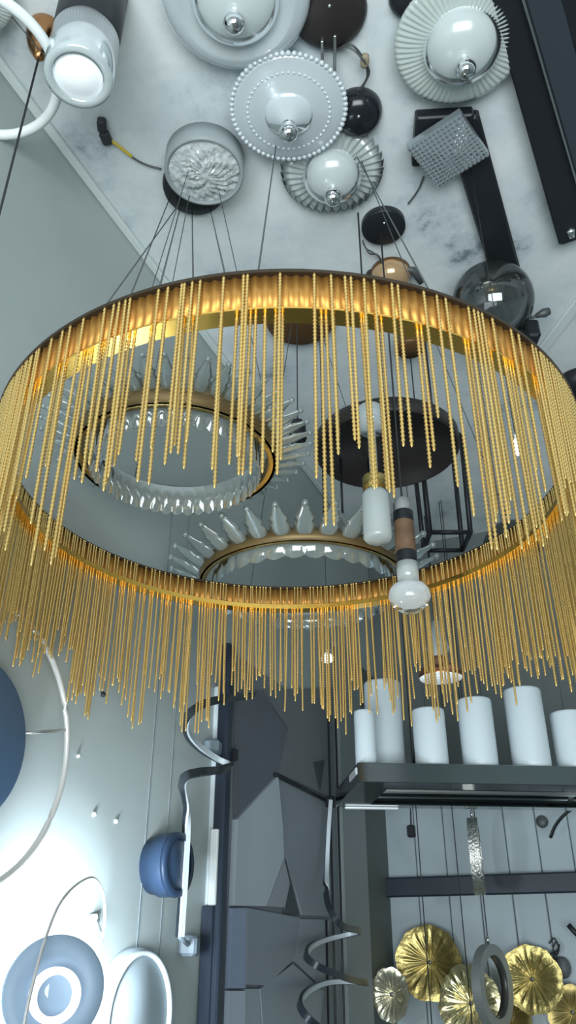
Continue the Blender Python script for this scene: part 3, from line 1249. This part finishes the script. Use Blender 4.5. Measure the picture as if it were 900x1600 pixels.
# thin hoop wall light
pc = onx(104, 1500, .10)
pts = [onx(x, y, o_) for x, y, o_ in ((36, 1610, .10), (48, 1550, .10), (70, 1470, .10), (92, 1415, .09), (118, 1384, .08), (145, 1372, .07), (160, 1392, .06), (164, 1425, .06),
                                      (160, 1465, .06), (150, 1500, .07), (133, 1550, .08), (112, 1605, .09), (90, 1660, .10), (60, 1690, .10), (40, 1660, .10))]
root = thing('hoop_sconce', 'thin oval hoop light tilted out in front of the glowing disc', 'wall light', pc)
b = MB()
P_ = [L(root, q) for q in pts]
b.tube(smooth_path(P_ + [P_[0]], 6)[:-1], .0026, 8, closed=True)
b.build('hoop', mat('satin_hoop_metal', (0.55, 0.54, 0.53), 0.4, 0.4), root)
b = MB()
q = L(root, onx(140, 1437))
b.M = Matrix.Translation(q) @ Matrix.Rotation(R(90), 4, 'Y')
b.lathe([(.0001, 0), (.010, 0), (.010, .016), (.0001, .018)], 20)
b.build('wall_mount', WHITE, root)
b = MB()
q2 = L(root, onx(160, 1462, .06))
b.tube([q + Vector((.016, 0, 0)), q2], .0022, 6)
b.build('arm', BRUSHED, root)

# disc wall light with a pale rim
c = onx(196, 1592)
ztp = onx(208, 1482, .03).z
r_ = ztp - c.z
root = thing('rimmed_sconce', 'grey disc wall light with a bright white rim, right of the glowing disc', 'wall light', (WX, c.y, c.z), 'round disc wall lights low on the left wall')
b = MB()
b.M = Matrix.Rotation(R(90), 4, 'Y')
b.lathe([(.0001, 0), (r_ * 1.0, 0), (r_ * 1.02, .004), (r_ * 1.02, .02), (r_ * .95, .022), (.0001, .022)], 72)
b.build('back_plate', GREYD, root)
b = MB()
b.M = Matrix.Rotation(R(90), 4, 'Y')
b.lathe([(r_ * .90, .020), (r_ * .90, .036), (r_ * .95, .038), (r_ * .97, .035), (r_ * .97, .020)], 72)
b.build('rim', mat('white_rim', (0.8, 0.88, 0.9), 0.4), root)
b = MB()
b.M = Matrix.Rotation(R(90), 4, 'Y')
b.lathe([(.0001, .030), (r_ * .89, .030), (r_ * .89, .024), (.0001, .024)], 72)
b.build('face', GREYD, root)

# black upright lamp pole
ytop = onx(364, 1085, .05)
ybot = onx(340, 1600, .05)
ym = (ytop.y + ybot.y) / 2
root = thing('lamp_pole', 'tall black upright bar between the pale strip and the geometric panel', 'wall light', (WX, ym, 0))
b = MB()
b.box((.035, 0, 1.12), (.03, .034, 2.24), 0, .004)
b.build('bar', mat('blue_black_paint', (0.022, 0.032, 0.05), 0.35), root)
b = MB()
zz0, zz1 = onx(345, 1298, .03).z, onx(345, 1416, .03).z
b.box((.03, -.022, (zz0 + zz1) / 2), (.02, .010, zz0 - zz1), 0, .002)
b.build('edge_strip', WHITE, root)
b = MB()
b.box((.02, -.021, zz1 / 2), (.03, .010, zz1), 0, .003)
b.build('lower_block', mat('blue_black_paint', (0, 0, 0)), root)
b = MB()
b.box((.03, .025, 1.95), (.06, .02, .03), 0, .003)
b.build('bracket', BLACK, root)


# spiral lamps
def ribbon(root, pts, wd=.017, th=.010):
    """black channel with a white light strip on its inner side"""
    pts = smooth_path(pts, 8)
    a, c_ = MB(), MB()
    n = len(pts)
    cen = sum(pts, Vector()) / n
    ra, rb = [], []
    for i, p in enumerate(pts):
        d = (pts[min(i + 1, n - 1)] - pts[max(i - 1, 0)]).normalized()
        out = Vector((p.x - cen.x, p.y - cen.y, 0))
        out = (out - d * out.dot(d))
        out = out.normalized() if out.length > 1e-6 else Vector((0, 1, 0))
        s_ = d.cross(out).normalized()
        ra.append([p + out * (th * .5) + s_ * wd * .5, p + out * (th * .5) - s_ * wd * .5, p - out * (th * .3) - s_ * wd * .5, p - out * (th * .3) + s_ * wd * .5])
        rb.append([p - out * (th * .3) + s_ * wd * .42, p - out * (th * .3) - s_ * wd * .42, p - out * (th * .75) - s_ * wd * .36, p - out * (th * .75) + s_ * wd * .36])
    for mb, rows in ((a, ra), (c_, rb)):
        vs = [v for r in rows for v in r]
        fs = []
        for i in range(n - 1):
            for k in range(4):
                k2 = (k + 1) % 4
                fs.append([i * 4 + k, i * 4 + k2, i * 4 + 4 + k2, i * 4 + 4 + k])
        fs += [[0, 1, 2, 3], [4 * n - 1, 4 * n - 2, 4 * n - 3, 4 * n - 4]]
        mb.add(vs, fs, False)
    a.build('channel', mat('black_channel', (0.02, 0.027, 0.035), 0.35), root)
    c_.build('light_strip', mat('unlit_strip', (0.66, 0.73, 0.77), 0.4), root)


base = onx(330, 1280, .08)
root = thing('spiral_lamp', 'black spiral ribbon lamp looping left of the tall black bar', 'wall light', base, 'spiral ribbon lamps')
seq = [(395, 1086, .13), (350, 1092, .15), (315, 1102, .15), (291, 1122, .12), (292, 1146, .07), (312, 1168, .04), (340, 1186, .04), (360, 1196, .08), (342, 1203, .13), (312, 1207, .15),
       (289, 1214, .14), (284, 1232, .10), (290, 1262, .07), (291, 1300, .06), (288, 1360, .06), (284, 1420, .06), (281, 1464, .06)]
ribbon(root, [L(root, onx(*s_)) for s_ in seq])
b = MB()
q = L(root, onx(296, 1478, .02))
b.box(q, (.04, .045, .04), .3, .006)
q2 = L(root, onx(281, 1464, .06))
b.tube([q, q2], .005, 8)
b.build('wall_bracket', mat('grey_bracket', (0.20, 0.25, 0.29), 0.5), root)
b = MB()
q = L(root, onx(333, 1168, .02))
b.box(q, (.04, .05, .035), .2, .006)
b.build('wall_bracket', mat('grey_bracket', (0, 0, 0)), root)

base = onx(515, 1430, .10)
root = thing('spiral_lamp', 'black spiral ribbon lamp zigzagging down beside the corner near the gold leaves', 'wall light', base, 'spiral ribbon lamps')
seq = [(517, 1252, .06), (514, 1290, .07), (511, 1350, .08), (510, 1395, .12), (517, 1425, .16), (535, 1447, .18), (562, 1455, .14), (545, 1460, .08), (512, 1468, .05), (487, 1478, .07), (478, 1492, .12),
       (492, 1507, .17), (520, 1520, .19), (550, 1531, .19), (573, 1536, .14), (550, 1534, .08), (515, 1535, .05), (486, 1545, .07), (469, 1563, .12), (476, 1585, .17), (497, 1604, .19), (530, 1630, .18)]
ribbon(root, [L(root, onx(*s_)) for s_ in seq], .016, .010)
b = MB()
for px in (506, 516, 528):
    q0 = L(root, onx(px, 1250, .035))
    b.tube([(q0.x, q0.y, q0.z + (.55 if px != 506 else -.35)), (q0.x, q0.y, -1.2)], .0035, 6)
b.build('upright_rod', BLACK, root)
b = MB()
b.box(L(root, onx(517, 1253, .05)), (.03, .03, .035), 0, .004)
b.build('clamp', BLACK, root)

# geometric wall panel
y0, y1 = onx(352, 1400).y, onx(524, 1400).y
ztp = onx(440, 1075).z
root = thing('geometric_panel', 'tall wall panel of grey and pale triangular facets', 'wall panel', (WX, y0, 0))
b = MB()
b.box((.006, (y1 - y0) / 2, ztp / 2), (.012, y1 - y0, ztp), 0, .002)
b.build('backing', mat('panel_grey', (0.20, 0.225, 0.25), 0.5), root)
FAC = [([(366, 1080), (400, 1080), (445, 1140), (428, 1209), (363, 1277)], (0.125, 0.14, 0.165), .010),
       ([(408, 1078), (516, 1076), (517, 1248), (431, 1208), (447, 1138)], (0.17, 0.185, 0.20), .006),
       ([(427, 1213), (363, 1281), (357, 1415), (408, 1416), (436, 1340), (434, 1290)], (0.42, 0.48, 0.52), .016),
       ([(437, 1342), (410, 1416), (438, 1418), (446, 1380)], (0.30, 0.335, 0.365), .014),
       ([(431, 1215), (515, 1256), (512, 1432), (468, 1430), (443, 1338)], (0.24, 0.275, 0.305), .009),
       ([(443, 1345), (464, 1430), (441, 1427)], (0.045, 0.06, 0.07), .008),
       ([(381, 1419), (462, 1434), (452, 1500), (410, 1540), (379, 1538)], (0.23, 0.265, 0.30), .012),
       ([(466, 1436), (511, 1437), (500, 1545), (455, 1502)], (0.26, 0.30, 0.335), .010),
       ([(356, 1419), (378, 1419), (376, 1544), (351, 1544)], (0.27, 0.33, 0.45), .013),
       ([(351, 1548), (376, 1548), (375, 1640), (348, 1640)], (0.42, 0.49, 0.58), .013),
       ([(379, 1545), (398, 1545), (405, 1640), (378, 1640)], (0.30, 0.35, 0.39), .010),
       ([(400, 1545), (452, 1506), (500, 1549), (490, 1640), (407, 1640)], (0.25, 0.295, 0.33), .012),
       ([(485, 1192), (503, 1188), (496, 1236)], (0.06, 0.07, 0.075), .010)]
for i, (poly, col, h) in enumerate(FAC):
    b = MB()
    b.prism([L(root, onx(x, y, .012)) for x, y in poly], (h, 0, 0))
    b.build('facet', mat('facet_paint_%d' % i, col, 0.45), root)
b = MB()
b.tube([L(root, onx(429, 1210, .026)), L(root, onx(514, 1253, .026))], .006, 6)
b.build('dark_bar', BLACK, root)

# little screws left on the wall
for lab, px, py, r_, m_ in (('small dark wall plug under the left chains', 160, 1085, .006, CORD), ('tiny white wall screw beside the big ring light', 121, 1181, .004, WHITE),
                            ('tiny white wall screw above the thin hoop', 146, 1272, .005, WHITE), ('tiny white wall screw left of the blue drum light', 180, 1283, .005, WHITE)):
    q = onx(px, py)
    b = MB()
    b.M = Matrix.Rotation(R(90), 4, 'Y')
    b.lathe([(.0001, .006), (r_ * .6, .006), (r_, .003), (r_, 0), (.0001, 0)], 14)
    o = b.build('loose_screw', m_, None, q)
    tag(o, lab, 'screw', 'loose screws on the left wall')

# ================================================================ back wall
# black bar lamp
pa, pb = ony(552, 1389, .04), ony(910, 1384, .04)
hh = (ony(700, 1371, .04).z - ony(700, 1402, .04).z)
root = thing('bar_lamp', 'long black horizontal bar light across the white boards', 'wall light', (pa.x, BY, pa.z))
b = MB()
ln = 2.2
b.box((ln / 2, -.045, 0), (ln, .036, hh), 0, .005)
b.build('bar', mat('navy_black', (0.018, 0.027, 0.04), 0.4), root)
b = MB()
for u in (.3, 1.0, 1.7):
    b.box((u, -.02, 0), (.05, .02, hh * .5), 0, .002)
b.build('bracket', BLACK, root)


# gold leaf plates
def leaf(label, px, py, rpx, squash=1.0, off=.045, ph=0.0, m_=LEAF, tilt=0.0, amp=1.0):
    c = ony(px, py, off)
    r_ = rpx * depth(c) / F
    root = thing('leaf_plate', label, 'wall ornament', (c.x, BY, c.z), 'gold leaf plates on the back wall')

    def md(a, i, r, z):
        u = i / 9
        rip = math.sin(a * 17 + ph) * .6 + math.sin(a * 29 + ph * 2 + 1.3) * .4
        lobe = math.sin(a * 3 + ph) * .5 + math.sin(a * 2 + ph * 1.7)
        return r * (1 + .02 * math.sin(a * 9 + ph) * u + .012 * rip * u), z + r_ * amp * (.035 * rip * math.sin(PI * min(1, u * 1.1)) + .07 * lobe * u * u)
    b = MB()
    M_ = Matrix.Translation((0, -off, 0)) @ Matrix.Rotation(tilt, 4, 'Z') @ Matrix.Scale(squash, 4, (1, 0, 0)) @ Matrix.Rotation(R(90), 4, 'X')
    b.M = M_
    b.lathe([(r_ * (i / 9) + .0005, .012 - .012 * math.cos(i / 9 * PI)) for i in range(10)], 120, mod=md)
    b.lathe([(r_ * (i / 9) + .0005, .009 - .012 * math.cos(i / 9 * PI)) for i in range(10)], 120, mod=md)
    b.build('leaf', m_, root)
    b = MB()
    b.M = Matrix.Translation((0, -off, 0)) @ Matrix.Rotation(R(90), 4, 'X')
    b.lathe([(.0001, .008), (.007, .006), (.008, .0), (.0001, -.002)], 16)
    b.build('boss', BRUSHED, root)
    b = MB()
    b.tube([(0, -off, 0), (0, 0, 0)], .006, 8)
    b.build('stem', BRASS, root)


leaf('largest gold leaf plate, crossed by a thin hanging cord', 672, 1504, 52, 1.0, .05, .4)
leaf('small pale folded leaf plate nearest the room corner', 613, 1554, 37, .80, .26, 2.0, mat('pale_gold', (0.72, 0.68, 0.50), 0.25, 0.9, bump=(30, 0.5, 0.01)))
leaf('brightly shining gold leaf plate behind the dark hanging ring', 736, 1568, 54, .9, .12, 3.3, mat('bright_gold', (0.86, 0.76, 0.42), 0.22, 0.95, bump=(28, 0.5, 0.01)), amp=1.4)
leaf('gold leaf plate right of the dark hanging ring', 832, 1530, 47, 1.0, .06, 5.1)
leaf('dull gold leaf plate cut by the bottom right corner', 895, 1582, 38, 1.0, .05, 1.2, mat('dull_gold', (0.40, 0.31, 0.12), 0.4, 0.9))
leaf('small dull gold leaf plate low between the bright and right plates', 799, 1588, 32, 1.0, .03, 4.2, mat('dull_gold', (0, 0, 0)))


# hanging rings
def hang_ring(label, px, py, hpx, t, turn, m_out, m_in, topz, thick=.03):
    c = at(px, py, t)
    r_ = hpx / 2 * t / F
    root = thing('ring_pendant', label, 'pendant light', c, 'small hanging rings before the back wall')
    M_ = Matrix.Rotation(turn, 4, 'Z') @ Matrix.Rotation(R(90), 4, 'X')
    b = MB()
    b.M = M_
    b.lathe([(r_ * .74, thick / 2), (r_, thick / 2), (r_, -thick / 2), (r_ * .74, -thick / 2)], 64, closed=True, smooth=False)
    b.build('ring', m_out, root)
    b = MB()
    b.M = M_
    b.lathe([(r_ * .72, thick * .4), (r_ * .737, thick * .4), (r_ * .737, -thick * .4), (r_ * .72, -thick * .4)], 64, closed=True)
    b.build('inner_band', m_in, root)
    b = MB()
    b.lathe([(.0001, r_), (.005, r_), (.005, r_ + .022), (.0001, r_ + .024)], 14)
    b.build('ferrule', CHROME, root)
    b = MB()
    b.tube([(0, 0, r_ + .022), (0, 0, topz - c.z)], .0018, 6)
    b.build('cord', CORD, root)


hang_ring('hammered silver hanging ring seen edge-on in front of the black bar light', 744, 1337, 112, 2.75, R(YAW + 90 - 14), HAMMER, HAMMER, CZ, .035)
hang_ring('dark-centred grey hanging ring in front of the bright gold leaf', 770, 1541, 116, 2.55, R(YAW + 52), mat('grey_ring_metal', (0.36, 0.38, 0.37), 0.4, 0.6), mat('dark_ring_liner', (0.05, 0.05, 0.045), 0.3), CZ, .03)

# thin cords in front of the boards
for lab, px, py, t in (('thin black hanging cord crossing the largest gold leaf', 660, 1400, 2.7), ('thin black hanging cord between the largest and the bright gold leaf', 719, 1400, 2.8)):
    c = at(px, py, t)
    b = MB()
    b.tube([(0, 0, CZ - c.z), (0, 0, -.75)], .002, 6)
    tag(b.build('hanging_cord', CORD, None, c), lab, 'cord', 'cords hanging before the back wall')

# small fittings on the boards
c = ony(645, 1300)
root = thing('junction_box', 'small black junction box on the boards left of the silver ring', 'junction box', c)
b = MB()
b.box((0, -.02, 0), (.03, .028, .045), 0, .004)
b.build('box', BLACK, root)
b = MB()
b.tube([(0, -.02, .02), (0, -.008, .10)], .003, 6)
b.build('wire', CORD, root)
c = ony(848, 1285)
root = thing('socket_plug', 'dark round wall socket plug under the right of the candle tray', 'wall fitting', c)
b = MB()
b.M = Matrix.Rotation(R(90), 4, 'X')
b.lathe([(.0001, .03), (.018, .03), (.022, .024), (.022, .012), (.0001, .012)], 24)
b.build('plug', WIRE, root)
b = MB()
pts = [ony(860, 1309, .12), ony(868, 1290, .13), ony(882, 1273, .14), ony(900, 1262, .13), ony(925, 1258, .08), ony(940, 1262, .0)]
b.tube(smooth_path([q - pts[2] for q in pts]), .009, 10, flat=.6)
tag(b.build('curved_arm', BLACK, None, pts[2]), 'curved black lamp arm below the right end of the candle tray', 'lamp arm')
b = MB()
pts = [ony(888, 1445, .10), ony(896, 1454, .10), ony(922, 1480, .08), ony(940, 1500, .0)]
b.tube([q - pts[0] for q in pts], .009, 10)
tag(b.build('lamp_rod', BLACK, None, pts[0]), 'short black lamp rod poking in from the right edge above the gold leaves', 'lamp arm')
c = ony(873, 1505)
root = thing('shadow_shape', 'dark tangled strands put in for a shadow beside the right gold leaf', 'wire', c)  # a shadow on the boards, built as dark strands and a blob
b = MB()
for k in range(3):
    pts = [ony(858 + 6 * k, 1474 + 6 * k, .03), ony(866 + 4 * k, 1466 + 5 * k, .05), ony(872, 1482 + 4 * k, .05), ony(860 + 4 * k, 1492, .04), ony(874 + 3 * k, 1504, .03)]
    b.tube([q - c for q in smooth_path(pts)], .0025, 6)
b.build('wires', CORD, root)
b = MB()
q = ony(880, 1512, .03) - c
b.M = Matrix.Translation(q)
b.sphere((0, 0, 0), .026, 16, 10, 1.3)
b.build('holder', mat('shadow_grey', (0.12, 0.13, 0.14), 0.5), root)  # dark blob, also part of the built shadow
